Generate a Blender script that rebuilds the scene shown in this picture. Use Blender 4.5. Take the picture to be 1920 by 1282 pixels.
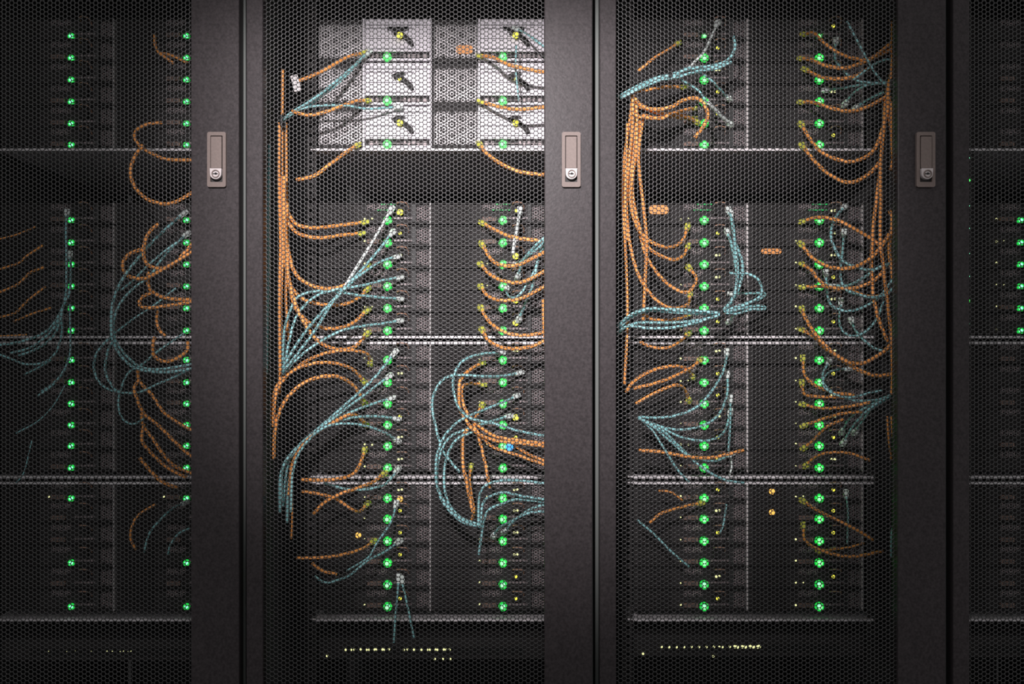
import bpy, bmesh, math, random
import numpy as np
from mathutils import Vector, Matrix
random.seed(7)
SC = bpy.context.scene
for o in list(bpy.data.objects): bpy.data.objects.remove(o)
C = SC.collection

# ------------------------------------------------------------------ camera, world, lamps, exposure
F = 1875.6            # focal length in pixels of a 1920 px wide frame
DC = 1.70             # camera to the door plane (m)
ZC = 1.15             # camera height
SD = 0.197            # servers stand this far behind the door plane
cam_d = bpy.data.cameras.new('camera'); cam = bpy.data.objects.new('camera', cam_d); C.objects.link(cam)
cam_d.sensor_width = 36; cam_d.lens = F/1920*36; cam_d.clip_start = 0.02
cam.location = (0, -DC, ZC); cam.rotation_euler = (math.pi/2, 0, 0)
SC.camera = cam
SC.view_settings.view_transform = 'Standard'; SC.view_settings.look = 'None'
SC.view_settings.gamma = 1; SC.view_settings.use_curve_mapping = False
SC.view_settings.exposure = 0.0
W = bpy.data.worlds.new('world'); SC.world = W; W.use_nodes = True
W.node_tree.nodes['Background'].inputs[0].default_value = (1.0, 0.99, 0.985, 1)
W.node_tree.nodes['Background'].inputs[1].default_value = 0.64

def at(px, py, depth=0.0):
    k = (DC+depth)/F
    return Vector(((px-960)*k, depth, ZC-(py-641)*k))

def spot(name, loc, target, energy, angle, blend, size, col):
    d = bpy.data.lights.new(name, 'SPOT'); o = bpy.data.objects.new(name, d); C.objects.link(o)
    d.energy = energy; d.spot_size = math.radians(angle); d.spot_blend = blend; d.shadow_soft_size = size; d.color = col
    o.location = loc
    o.rotation_euler = (Vector(target)-Vector(loc)).to_track_quat('-Z', 'Y').to_euler()
    return o
LP = Vector((-0.26, -2.0, 1.92))
spot('aisle_spot', LP, at(800, 210, 0.10), 22, 28, 0.95, 0.045, (1.0, 0.94, 0.98))
spot('aisle_spot_wide', LP, at(950, 385, 0.10), 530, 39.5, 1.0, 0.045, (1.0, 0.94, 0.95))

# ------------------------------------------------------------------ materials
def mat(name, col, rough=0.5, metal=0.0, noise=0.0, nscale=200, bump=0.0, spec=0.5):
    m = bpy.data.materials.new(name); m.use_nodes = True
    nt = m.node_tree; b = nt.nodes['Principled BSDF']
    b.inputs['Base Color'].default_value = (*col, 1); b.inputs['Roughness'].default_value = rough
    b.inputs['Metallic'].default_value = metal; b.inputs['Specular IOR Level'].default_value = spec
    if noise or bump:
        tc = nt.nodes.new('ShaderNodeTexCoord'); n = nt.nodes.new('ShaderNodeTexNoise')
        n.inputs['Scale'].default_value = nscale; n.inputs['Detail'].default_value = 5
        nt.links.new(tc.outputs['Object'], n.inputs['Vector'])
        if noise:
            r = nt.nodes.new('ShaderNodeValToRGB')
            r.color_ramp.elements[0].position = 0.3; r.color_ramp.elements[1].position = 0.7
            r.color_ramp.elements[0].color = (*[c*(1-noise) for c in col], 1)
            r.color_ramp.elements[1].color = (*[min(1, c*(1+noise)) for c in col], 1)
            nt.links.new(n.outputs['Fac'], r.inputs['Fac']); nt.links.new(r.outputs['Color'], b.inputs['Base Color'])
        if bump:
            bp = nt.nodes.new('ShaderNodeBump'); bp.inputs['Strength'].default_value = bump; bp.inputs['Distance'].default_value = 0.001
            nt.links.new(n.outputs['Fac'], bp.inputs['Height']); nt.links.new(bp.outputs['Normal'], b.inputs['Normal'])
    return m
def emat(name, col, strength):
    m = bpy.data.materials.new(name); m.use_nodes = True
    b = m.node_tree.nodes['Principled BSDF']
    b.inputs['Base Color'].default_value = (*[c*0.3 for c in col], 1)
    b.inputs['Emission Color'].default_value = (*col, 1); b.inputs['Emission Strength'].default_value = strength
    return m
M = dict(
    door=mat('door_powder_coat', (0.031, 0.0265, 0.028), 0.35, 0, 0.3, 260, 0.15, spec=0.075),
    mesh=mat('perforated_steel', (0.022, 0.021, 0.021), 0.5, 0.0, spec=0.06),
    edge=mat('punched_bare_edge', (0.022, 0.021, 0.022), 0.36, 0.0, spec=1.0),
    frame=mat('cabinet_steel', (0.105, 0.112, 0.108), 0.7, spec=0.1),
    inner=mat('cabinet_inside', (0.07, 0.07, 0.07), 0.9, spec=0.1),
    chassis=mat('server_dark_metal', (0.030, 0.028, 0.028), 0.8, spec=0.08),
    slot=mat('dark_slot', (0.015, 0.015, 0.015), 0.8, spec=0.1),
    alu=mat('pale_zinc_sheet', (0.76, 0.71, 0.77), 0.55, 0.0, 0.06, 60),
    pcov=mat('grey_zinc_cover', (0.68, 0.64, 0.66), 0.55, 0.0, 0.35, 30),
    zinc=mat('dull_zinc', (0.22, 0.18, 0.185), 0.5, 0.15, 0.3, 90),
    dzinc=mat('dark_zinc', (0.022, 0.02, 0.02), 0.6, 0.1, spec=0.2),
    copper=mat('copper_wire', (0.42, 0.24, 0.17), 0.5, 0.2),
    chrome=mat('satin_nickel', (0.125, 0.098, 0.09), 0.5, 0.0, 0.08, 300, spec=0.12),
    chromel=mat('bright_nickel', (0.36, 0.32, 0.32), 0.45, 0.0, spec=0.3),
    label=mat('paper_label', (0.62, 0.58, 0.58), 0.7), dull=mat('tan_label', (0.24, 0.15, 0.12), 0.7),
    ink=mat('label_ink', (0.03, 0.03, 0.03), 0.7),
    osticker=mat('orange_sticker', (0.75, 0.30, 0.08), 0.6),
    orange=mat('orange_jacket', (0.80, 0.32, 0.085), 0.5, spec=0.3, noise=0.06, nscale=40),
    teal=mat('aqua_jacket', (0.24, 0.50, 0.52), 0.5),
    white=mat('white_boot', (0.72, 0.78, 0.76), 0.45),
    yclip=mat('yellow_green_clip', (0.62, 0.62, 0.10), 0.45),
    tie=mat('black_tie', (0.012, 0.012, 0.012), 0.6),
    floor=mat('floor_tile', (0.06, 0.06, 0.065), 0.5, 0, 0.15, 20),
    green=emat('green_led', (0.035, 1.0, 0.06), 6.0),
    greenglow=emat('green_led_glow', (0.01, 0.60, 0.06), 1.0),
    greencore=emat('green_led_core', (0.33, 1.0, 0.42), 1.5),
    mint=emat('mint_led', (0.25, 1.0, 0.55), 1.6),
    yellow=emat('yellow_led', (0.85, 0.80, 0.08), 1.1),
    pale=emat('pale_yellow_led', (0.95, 0.95, 0.45), 0.95),
    amber=emat('amber_led', (1.0, 0.52, 0.10), 1.2),
    blue=emat('blue_led', (0.05, 0.32, 1.0), 2.0),
)

# ------------------------------------------------------------------ mesh helpers
class MB:
    """collects faces, builds ONE mesh"""
    def __init__(s): s.v = []; s.f = []
    def add(s, vs, fs):
        n = len(s.v); s.v += [tuple(p) for p in vs]; s.f += [tuple(i+n for i in f) for f in fs]; return s
    def box(s, x0, x1, y0, y1, z0, z1):
        vs = [(x, y, z) for x in (x0, x1) for y in (y0, y1) for z in (z0, z1)]
        return s.add(vs, [(0, 1, 3, 2), (4, 6, 7, 5), (0, 4, 5, 1), (2, 3, 7, 6), (0, 2, 6, 4), (1, 5, 7, 3)])
    def cyl(s, c, r, h, n=16, axis='y', r2=None, smoothcap=0.0):
        # a short drum along -y (towards the aisle) from c, with an optional domed end
        r2 = r if r2 is None else r2; vs = []; rings = [(0, r), (h, r2)]
        if smoothcap: rings += [(h+smoothcap*0.6, r2*0.8), (h+smoothcap*0.9, r2*0.45)]
        for (d, rr) in rings:
            for k in range(n):
                a = 2*math.pi*k/n; vs.append((c[0]+rr*math.cos(a), c[1]-d, c[2]+rr*math.sin(a)))
        fs = [(j*n+k, j*n+(k+1) % n, (j+1)*n+(k+1) % n, (j+1)*n+k) for j in range(len(rings)-1) for k in range(n)]
        vs.append((c[0], c[1]-h-smoothcap, c[2])); t = len(vs)-1; j = len(rings)-1
        fs += [(j*n+k, j*n+(k+1) % n, t) for k in range(n)]
        fs.append(tuple(range(n)))
        return s.add(vs, fs)
    def tube(s, pts, r, n=8, cap=True):
        pts = [Vector(p) for p in pts]; m = len(pts); T = []
        for i in range(m):
            t = pts[min(i+1, m-1)]-pts[max(i-1, 0)]
            T.append(t.normalized() if t.length > 1e-9 else Vector((0, 0, 1)))
        u = T[0].orthogonal().normalized(); vs = []
        for i in range(m):
            u = (u-T[i]*u.dot(T[i])); u = u.normalized() if u.length > 1e-6 else T[i].orthogonal().normalized()
            w = T[i].cross(u)
            for k in range(n):
                a = 2*math.pi*k/n; vs.append(pts[i]+(u*math.cos(a)+w*math.sin(a))*r)
        fs = [(i*n+k, i*n+(k+1) % n, (i+1)*n+(k+1) % n, (i+1)*n+k) for i in range(m-1) for k in range(n)]
        if cap: fs += [tuple(range(n))[::-1], tuple((m-1)*n+k for k in range(n))]
        return s.add(vs, fs)
    def prism(s, outline, y0, y1):       # outline in x,z; extruded along y
        n = len(outline)
        vs = [(x, y0, z) for x, z in outline]+[(x, y1, z) for x, z in outline]
        fs = [tuple(range(n)), tuple(range(2*n-1, n-1, -1))]+[(k, k+n, (k+1) % n+n, (k+1) % n) for k in range(n)]
        return s.add(vs, fs)
    def mesh(s, name, m, smooth=False):
        me = bpy.data.meshes.new(name); me.from_pydata(s.v, [], s.f); me.materials.append(m)
        bm = bmesh.new(); bm.from_mesh(me); bmesh.ops.recalc_face_normals(bm, faces=bm.faces); bm.to_mesh(me); bm.free()
        if smooth: me.polygons.foreach_set('use_smooth', [True]*len(me.polygons))
        me.update(); return me

def obj(name, me, parent=None, loc=(0, 0, 0), label=None):
    o = bpy.data.objects.new(name, me); C.objects.link(o); o.location = loc
    if parent: o.parent = parent
    if label: o['label'] = label
    return o
def tag(o, label, cat, group=None):
    o['label'] = label; o['category'] = cat
    if group: o['group'] = group
    return o
def thing(name, label, cat, loc=(0, 0, 0), group=None):
    o = bpy.data.objects.new(name, None); C.objects.link(o); o.location = loc; o.empty_display_size = 0.05
    return tag(o, label, cat, group)
def struct(name, me, loc=(0, 0, 0)):
    o = obj(name, me, None, loc); o['kind'] = 'structure'; return o
def bevel(o, w, seg=2):
    b = o.modifiers.new('bevel', 'BEVEL'); b.width = w; b.segments = seg; b.limit_method = 'ANGLE'; return o
def kids(o): return [c for c in bpy.data.objects if c.parent == o]

def rrect(x0, x1, z0, z1, r, n=5):
    pts = []
    for cx, cz, a0 in ((x1-r, z1-r, 0), (x0+r, z1-r, 90), (x0+r, z0+r, 180), (x1-r, z0+r, 270)):
        for k in range(n+1):
            a = math.radians(a0+90*k/n); pts.append((cx+r*math.cos(a), cz+r*math.sin(a)))
    return pts
def ring(mb, outer, inner, y0, y1):      # two outlines with the same count
    n = len(outer)
    vs = [(x, y0, z) for x, z in outer]+[(x, y0, z) for x, z in inner]+[(x, y1, z) for x, z in outer]+[(x, y1, z) for x, z in inner]
    fs = []
    for k in range(n):
        j = (k+1) % n
        fs += [(k, j, j+n, k+n), (k+2*n, k+3*n, j+3*n, j+2*n), (k, k+2*n, j+2*n, j), (k+n, j+n, j+3*n, k+3*n)]
    mb.add(vs, fs); return mb

def perforated(name, w, z0, z1, pitch, rad, thick, m, nseg=12, chamfer=0.0):
    """a real sheet with staggered round holes, lower left corner at x=0"""
    dx = pitch*math.sqrt(3)/2
    ncol = max(1, int(round(w/dx))); nrow = max(1, int((z1-z0)/pitch))
    cs = []
    for c in range(ncol):
        for r in range(nrow):
            cs.append(((c+0.5)*dx, z0+(r+0.5+0.5*(c % 2))*pitch))
    cs = np.array(cs); N = len(cs)
    ang = np.arange(12)*math.pi/6
    R = pitch/math.sqrt(3)
    outr = np.where(np.arange(12) % 2 == 0, R, pitch/2)
    prof = [(outr, 0.0)]
    if chamfer: prof += [(np.full(12, rad+chamfer), 0.0), (np.full(12, rad), chamfer*0.3)]
    else: prof += [(np.full(12, rad), 0.0)]
    prof += [(np.full(12, rad), thick), (outr, thick)]
    K = len(prof)
    base = np.zeros((K*12, 3))
    for j, (rr, d) in enumerate(prof):
        base[j*12:(j+1)*12, 0] = rr*np.cos(ang); base[j*12:(j+1)*12, 2] = rr*np.sin(ang); base[j*12:(j+1)*12, 1] = d
    V = base[None]+np.stack([cs[:, 0], np.zeros(N), cs[:, 1]], 1)[:, None, :]
    V = V.reshape(-1, 3)
    q = []
    for j in range(K-1):
        for k in range(12):
            k2 = (k+1) % 12; q.append((j*12+k, j*12+k2, (j+1)*12+k2, (j+1)*12+k))
    q = np.array(q); Q = (q[None]+(np.arange(N)*K*12)[:, None, None]).reshape(-1, 4)
    me = bpy.data.meshes.new(name)
    me.vertices.add(len(V)); me.vertices.foreach_set('co', V.ravel())
    me.loops.add(Q.size); me.loops.foreach_set('vertex_index', Q.ravel().astype(np.int32))
    me.polygons.add(len(Q)); me.polygons.foreach_set('loop_start', (np.arange(len(Q))*4).astype(np.int32))
    me.materials.append(m)
    if chamfer:
        me.materials.append(M['edge']); mi = np.zeros(len(Q), np.int32).reshape(N, -1); mi[:, 12:24] = 1
        me.polygons.foreach_set('material_index', mi.ravel())
    me.update(calc_edges=True)
    return me

# ------------------------------------------------------------------ setting
struct('floor', MB().box(-4, 4, -4, 3, -0.05, 0).mesh('floor', M['floor']))

struct('wall_back', MB().box(-4, 4, 1.4, 1.5, 0, 2.6).mesh('wall_back', M['inner']))

lamp = thing('spotlight', 'ceiling hung spotlight, unseen behind the viewer, with a flap added to cut its light', 'spotlight', LP)
hb = MB(); hb.tube([(0, -0.16, 0.03), (0, -0.04, 0.004)], 0.05, 20); obj('lamp_housing', hb.mesh('lamp_housing', M['frame']), lamp)
obj('hanger', MB().tube([(0, -0.10, 0.05), (0, -0.10, 0.9)], 0.008, 8).mesh('hanger', M['frame']), lamp)
k_ = 0.60/2.0
zf = (ZC+(641+5)/1103.3-LP.z)*k_
obj('added_beam_flap', MB().box(-0.42, 0.48, 0.598, 0.602, zf, zf+0.22).box(-0.006, 0.006, -0.1, 0.60, zf+0.208, zf+0.22).mesh('added_beam_flap', M['frame']), lamp)  # out-of-view flap, added to cut off the upper edge of the beam

# ------------------------------------------------------------------ racks with perforated doors
RX = [-0.758, -0.158, 0.442, 1.042]
RN = ['left edge rack', 'centre left rack', 'centre right rack', 'right edge rack']
DW = 0.5875; MX0, MX1 = 0.028, 0.506; DZ0, DZ1 = 0.06, 1.98
PZ0, PZ1 = 0.40, 1.86
panel_me = perforated('mesh_panel', MX1-MX0+0.004, PZ0, PZ1, 0.00752, 0.00330, 0.0012, M['mesh'], chamfer=0.00042)

db = MB()   # door frame, x from 0 to DW
db.box(0, MX0, -0.002, 0.026, DZ0, DZ1).box(MX1, DW, -0.002, 0.026, DZ0, DZ1)
db.box(MX0, MX1, -0.002, 0.026, DZ0, PZ0).box(MX0, MX1, -0.002, 0.026, PZ1, DZ1)
door_me = db.mesh('door', M['door'])
# handle: plate ring with a lever and a swinging lock, local origin at the plate centre
hw, hh = 0.0158, 0.0466
o_ = rrect(-hw, hw, -hh, hh, 0.0034); i_ = rrect(-hw+0.0055, hw-0.0055, -hh+0.0085, hh-0.0062, 0.0012)
plate_me = ring(MB(), o_, i_, -0.0065, 0).mesh('handle_plate', M['chrome'])
recess_me = MB().prism(rrect(-hw+0.005, hw-0.005, -hh+0.008, hh-0.006, 0.001), -0.0012, 0.0).mesh('handle_recess', M['dzinc'])
lv = MB().prism(rrect(-hw+0.0066, hw-0.0066, -0.0150, hh-0.0080, 0.0008), -0.0085, -0.0012)
lever_me = lv.mesh('handle_lever', M['chrome'])
ton = []
lw = 0.0100
for k in range(13):
    a = math.pi+math.pi*k/12; ton.append((lw*math.cos(a)*0.95, -0.0252+0.0090*math.sin(a)))
ton = [(-lw, -0.0158)]+ton+[(lw, -0.0158)]
lock_me = MB().prism(ton, -0.0120, -0.0016).mesh('key_lock', M['chromel'])
cylr = []
n = 20
ob = [(0.0068*math.cos(2*math.pi*k/n)+0.0004, -0.0252+0.0068*math.sin(2*math.pi*k/n)) for k in range(n)]
ib = [(0.0052*math.cos(2*math.pi*k/n)+0.0004, -0.0252+0.0052*math.sin(2*math.pi*k/n)) for k in range(n)]
barrel_me = ring(MB(), ob, ib, -0.0142, -0.0118).mesh('lock_ring', M['chrome'])
key = MB().prism(rrect(-0.0044, 0.0040, -0.0260, -0.0244, 0.0005), -0.0128, -0.0119)
key.cyl((0.0006, -0.0119, -0.0249), 0.0019, 0.0011, 12)
key_me = key.mesh('keyhole', M['slot'])

fr = MB()
for s in (-1, 1):
    fr.box(min(s*0.298, s*0.284), max(s*0.298, s*0.284), 0.028, 0.070, 0.04, 2.0)
fr.box(-0.284, 0.284, 0.028, 0.07, 0.04, 0.09).box(-0.284, 0.284, 0.028, 0.07, 1.95, 2.0)
frame_me = fr.mesh('cabinet_frame', M['frame'])
side_me = MB().box(-0.0015, 0.0015, 0.070, 1.05, 0.05, 2.0).mesh('side_panel', M['inner'])
back_me = MB().box(-0.29, 0.29, 1.05, 1.055, 0.05, 2.0).mesh('back_panel', M['inner'])
top_me = MB().box(-0.298, 0.298, 0.028, 1.055, 2.0, 2.01).mesh('top_panel', M['frame'])
foot_me = MB().cyl((0, 0, 0), 0.02, 0.04).mesh('foot', M['frame'])
rl = MB()
for k in range(0, 116):
    z = 0.12+k*0.01585
    rl.box(-0.009, -0.004, 0, 0.002, z, z+0.01585).box(0.004, 0.009, 0, 0.002, z, z+0.01585).box(-0.004, 0.004, 0, 0.002, z, z+0.006)
rail_me = rl.mesh('mounting_rail', M['chassis'])
pcl_foot = MB(); pcl_foot.tube([(0, 0, 0), (0, 0, 0.05)], 0.02, 14); foot_me = pcl_foot.mesh('foot', M['frame'])

for i, x in enumerate(RX):
    r = thing('server_rack', ['black server rack cut by the left picture edge, perforated door',
                              'black server rack left of centre, with brightly lit pale servers behind door',
                              'black server rack right of centre, orange cable knot behind its perforated door',
                              'dim black server rack at the right picture edge'][i], 'server rack', (x, 0, 0), 'row of server racks')
    obj('cabinet_frame', frame_me, r); obj('top_panel', top_me, r); obj('back_panel', back_me, r)
    obj('side_panel', side_me, r, (-0.2965, 0, 0)); obj('side_panel', side_me, r, (0.2965, 0, 0))
    for s in (-1, 1): obj('mounting_rail', rail_me, r, (0.009+s*0.2315, SD+0.001, 0))
    for sx in (-1, 1):
        for sy in (0.08, 1.0): obj('foot', foot_me, r, (sx*0.26, sy, 0))
    d = obj('door', door_me, r, (-0.293, 0, 0)); bevel(d, 0.0016, 2)
    obj('mesh_panel', panel_me, d, (MX0-0.002, 0.004, 0))
    hz = ZC+(641-300.5)/1103.3; hx = DW-0.0363
    obj('handle_plate', plate_me, d, (hx, -0.002, hz), 'satin nickel handle surround')
    obj('handle_recess', recess_me, d, (hx, -0.002, hz))
    bevel(obj('handle_lever', lever_me, d, (hx, -0.002, hz), 'satin nickel pull lever'), 0.0008)
    bevel(obj('key_lock', lock_me, d, (hx, -0.002, hz), 'bright nickel lock tongue'), 0.0006)
    obj('lock_ring', barrel_me, d, (hx, -0.002, hz)); obj('keyhole', key_me, d, (hx, -0.002, hz))

# ------------------------------------------------------------------ servers
PX = (DC+SD)/F                      # metres per picture pixel in the server plane
ROW = [[68, 109, 150, 191, 232, 272], [413, 455, 496, 537, 578, 620], [675, 717, 757, 797, 836, 877], [934, 973, 1014, 1055, 1096, 1137]]
BANK = ['top bank', 'second bank', 'third bank', 'bottom bank']
ORD = ['first', 'second', 'third', 'fourth', 'fifth', 'sixth']
L1, L2 = -0.0777, 0.1408            # the two big LEDs of a server, from the rack's middle
CX = 0.009                          # chassis middle
def p(v): return v*PX

def boxpx(mb, x0, x1, y0, y1, d0, d1):   # px right / px down from the LED; depths in metres, towards the aisle negative
    return mb.box(p(x0), p(x1), d0, d1, -p(y1), -p(y0))

chassis_me = MB().box(CX-0.2185, CX+0.2185, 0.004, 0.60, -p(7), p(32.5)).mesh('chassis', M['chassis'])
chassis2_me = MB().box(CX-0.2185, CX+0.2185, 0.004, 0.60, -p(7), p(73)).mesh('chassis', M['chassis'])
# front pieces of one half-width node (origin: its LED)
g = MB(); boxpx(g, 79, 81.5, -32, 7, -0.004, 0.004); divider_me = g.mesh('divider', M['label'])
tr = MB(); boxpx(tr, -128, 79, 4.6, 6.2, -0.002, 0.004); boxpx(tr, -128, 79, -32.4, -31.2, -0.001, 0.004)
tray_me = tr.mesh('tray_lip', M['dzinc'])
vb = perforated('vent_grille', p(22), 0, p(26), 0.0052, 0.0019, 0.001, M['zinc'])
vb2 = perforated('drive_grille', p(34), 0, p(11), 0.0052, 0.0019, 0.001, M['zinc'])
vb3 = perforated('side_grille', p(62), 0, p(30), 0.0056, 0.0021, 0.001, M['dzinc'])
bk = MB(); boxpx(bk, 17, 33, -24, -11, -0.006, 0.004); port_me = bk.mesh('network_port', M['dzinc'])
bk = MB(); boxpx(bk, 19.5, 30.5, -22, -13, -0.0065, -0.0058); hole_me = bk.mesh('port_opening', M['slot'])
lt = MB()
lt.tube([(p(18), 0, p(28)), (p(19), -0.012, p(31)), (p(26), -0.016, p(32.5)), (p(36), -0.014, p(31)), (p(39), -0.006, p(26)), (p(39), 0, p(20))], 0.0011, 6)
bail_me = lt.mesh('bail_handle', M['copper'])
hs = MB()
boxpx(hs, 6, 46.7, -4.6, -3.9, 0, 0.004)
for k in range(7): boxpx(hs, 6+k*6.2, 9.5+k*6.2, -6, -2.5, -0.001, 0.004)
pins_me = hs.mesh('screw_row', M['zinc'])
lbm = MB()
rr = random.Random(3)
boxpx(lbm, -38, -12, -22, -15, -0.0012, 0.004); sticker_me = lbm.mesh('sticker', M['dull'])
lbm = MB(); xx = -36.5
while xx < -14:
    w_ = rr.choice((0.8, 1.2, 1.8)); boxpx(lbm, xx, xx+w_, -21, -16, -0.0015, -0.001); xx += w_+rr.choice((0.9, 1.4, 2))
barcode_me = lbm.mesh('bar_code', M['ink'])
sd_ = MB(); boxpx(sd_, 46, 53, -30, 3, -0.003, 0.004); latch_me = sd_.mesh('sled_latch', M['tie'])
bay = MB()
for k in range(2): boxpx(bay, -122, -66, -29+k*17, -15+k*17, -0.0015, 0.004)
bay_me = bay.mesh('drive_bay', M['frame'])

led_me = MB().cyl((0, 0, 0), 0.0056, 0.003, 14, smoothcap=0.003).mesh('power_led', M['green'], True)
ledm_me = MB().cyl((0, 0, 0), 0.0044, 0.003, 14, smoothcap=0.003).mesh('power_led', M['mint'], True)
core_me = MB().cyl((0, 0, 0), 0.0043, 0.0012, 12, smoothcap=0.001).mesh('led_core', M['greencore'], True)
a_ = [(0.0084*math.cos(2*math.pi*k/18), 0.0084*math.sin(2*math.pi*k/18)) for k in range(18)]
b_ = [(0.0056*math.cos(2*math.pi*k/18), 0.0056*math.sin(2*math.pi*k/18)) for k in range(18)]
glow_ring_me = ring(MB(), a_, b_, -0.002, 0.003).mesh('led_glow_ring', M['greenglow'])  # emissive ring imitates the glow around the LED
def dot(name, r, m): return MB().cyl((0, 0, 0), r, 0.0015, 10, smoothcap=0.001).mesh(name, M[m], True)
small_me = dot('status_led', 0.0019, 'pale'); faint_me = dot('status_led', 0.0013, 'pale')
port_led_me = dot('port_led', 0.0032, 'yellow'); port_led_big = dot('port_led', 0.0062, 'yellow')
port_led_dbl = MB().cyl((-0.0028, 0, 0), 0.0024, 0.0015, 10, smoothcap=0.001).cyl((0.0032, 0, 0.0005), 0.0022, 0.0015, 10, smoothcap=0.001).mesh('port_led', M['pale'], True)
amber_me = dot('warning_led', 0.0056, 'amber'); blue_me = dot('locator_led', 0.0075, 'blue')

def node(t, lx, i, b, r, seed):
    q = random.Random(seed)
    bright = i in (1, 2)
    obj('divider', divider_me, t, (lx, 0, 0)); obj('tray_lip', tray_me, t, (lx, 0, 0))
    obj('vent_grille', vb, t, (lx+p(55), 0, -p(1))); obj('drive_grille', vb2, t, (lx-p(38), 0, p(19)))
    obj('side_grille', vb3, t, (lx-p(124), -0.0002, -p(2)))
    po = obj('network_port', port_me, t, (lx, 0, 0)); obj('port_opening', hole_me, po)
    obj('bail_handle', bail_me, t, (lx, 0, 0)); obj('screw_row', pins_me, t, (lx, 0, 0))
    obj('sled_latch', latch_me, t, (lx, 0, 0))
    if q.random() < 0.6:
        st = obj('sticker', sticker_me, t, (lx, 0, -p(16))); obj('bar_code', barcode_me, st)
    dim = i in (0, 3)
    if (i == 3 and b != 1) or (i == 0 and b == 3 and r in (1, 2, 4)): return
    led = obj('power_led', ledm_me if dim or (b == 3 and r > 3) else led_me, t, (lx, 0.0, 0), 'glowing green power light')
    if dim: led.scale = (0.72, 1, 0.72)
    else:
        if b == 0 and r == 0: led.scale = (0.6, 1, 0.6)
    obj('led_glow_ring', glow_ring_me, led)
    if not dim: obj('led_core', core_me, led, (0, -0.0046, 0))
    dark = b == 0
    if not dark and (i != 0) or (i == 0 and b == 3 and r < 2):
        for dx in (-43.5, -29.5):
            if q.random() < 0.85: obj('status_led', small_me if q.random() < 0.6 and b > 0 else faint_me, t, (lx+p(dx), 0.003, p(3+q.uniform(-1, 1))), 'tiny pale yellow light')
    if i in (1, 2) and q.random() < 0.8:
        me = port_led_me if q.random() < 0.6 else port_led_dbl
        obj('port_led', me, t, (lx+p(24), -0.0065, p(17)), 'yellow link light')

reflection_bars = MB()
for k in range(5): reflection_bars.box(-0.013+k*0.006, -0.0095+k*0.006, -0.002, 0.001, -0.0008, 0.0008)
for k in range(6): reflection_bars.box(-0.020+k*0.006, -0.0165+k*0.006, -0.002, 0.001, -0.0118, -0.0102)
reflection_me = reflection_bars.mesh('led_reflection', emat('green_led_reflection', (0.03, 0.75, 0.16), 0.55))  # emissive bars imitate the power LED reflected on the enclosure

# two-unit servers of the centre left rack
alu = MB(); boxpx(alu, -42, 78, -60, -11, -0.004, 0.004); alu_me = alu.mesh('metal_cover', M['alu'])
seam = MB()
for yy in (-55, -36, -17): boxpx(seam, -40, 50, yy, yy+1.1, -0.0044, -0.0038)
boxpx(seam, -42.5, 60, -61.5, -60.3, -0.0044, 0.003); seam_me = seam.mesh('cover_seam', M['slot'])
foot2 = MB(); boxpx(foot2, -42, 80, 2, 6.5, -0.006, 0.004); boxpx(foot2, 79, 83, -73, 7, -0.007, 0.004)
boxpx(foot2, -46, -43, -73, 7, -0.004, 0.004); boxpx(foot2, -42, 79, -72, -62, -0.002, 0.004); foot2_me = foot2.mesh('metal_edge', M['alu'])
strip2 = MB(); boxpx(strip2, -36, 74, -4, -3, 0, 0.004)
for (a, b_2) in ((-34, -27), (-22, -17), (30, 34), (38, 42), (46, 52), (56, 60), (66, 73)): boxpx(strip2, a, b_2, -7, 0, -0.003, 0.004)
strip2.box(p(54), p(76), -0.003, 0.004, -p(2), -p(0.6))
strip2_me = strip2.mesh('connector_row', M['zinc'])
lat = MB()
lat.prism([(p(12), p(46)), (p(26), p(49)), (p(34), p(42)), (p(48), p(30)), (p(50), p(22)), (p(44), p(20)), (p(36), p(30)), (p(22), p(40)), (p(12), p(42))], -0.012, -0.004)
lat.tube([(p(8), -0.006, p(47)), (p(20), -0.011, p(52)), (p(34), -0.011, p(50))], 0.0016, 6)
lat_me = lat.mesh('release_lever', M['chassis'])
cut = MB(); boxpx(cut, 0, 40, -58, -50, -0.0046, -0.0039); cut_me = cut.mesh('cover_slot', M['slot'])
pg = perforated('perforated_cover', p(80), 0, p(62), 0.0060, 0.0022, 0.001, M['pcov'])
pg2 = perforated('perforated_strip', p(16), 0, p(50), 0.0058, 0.0017, 0.001, M['alu'])


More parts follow.
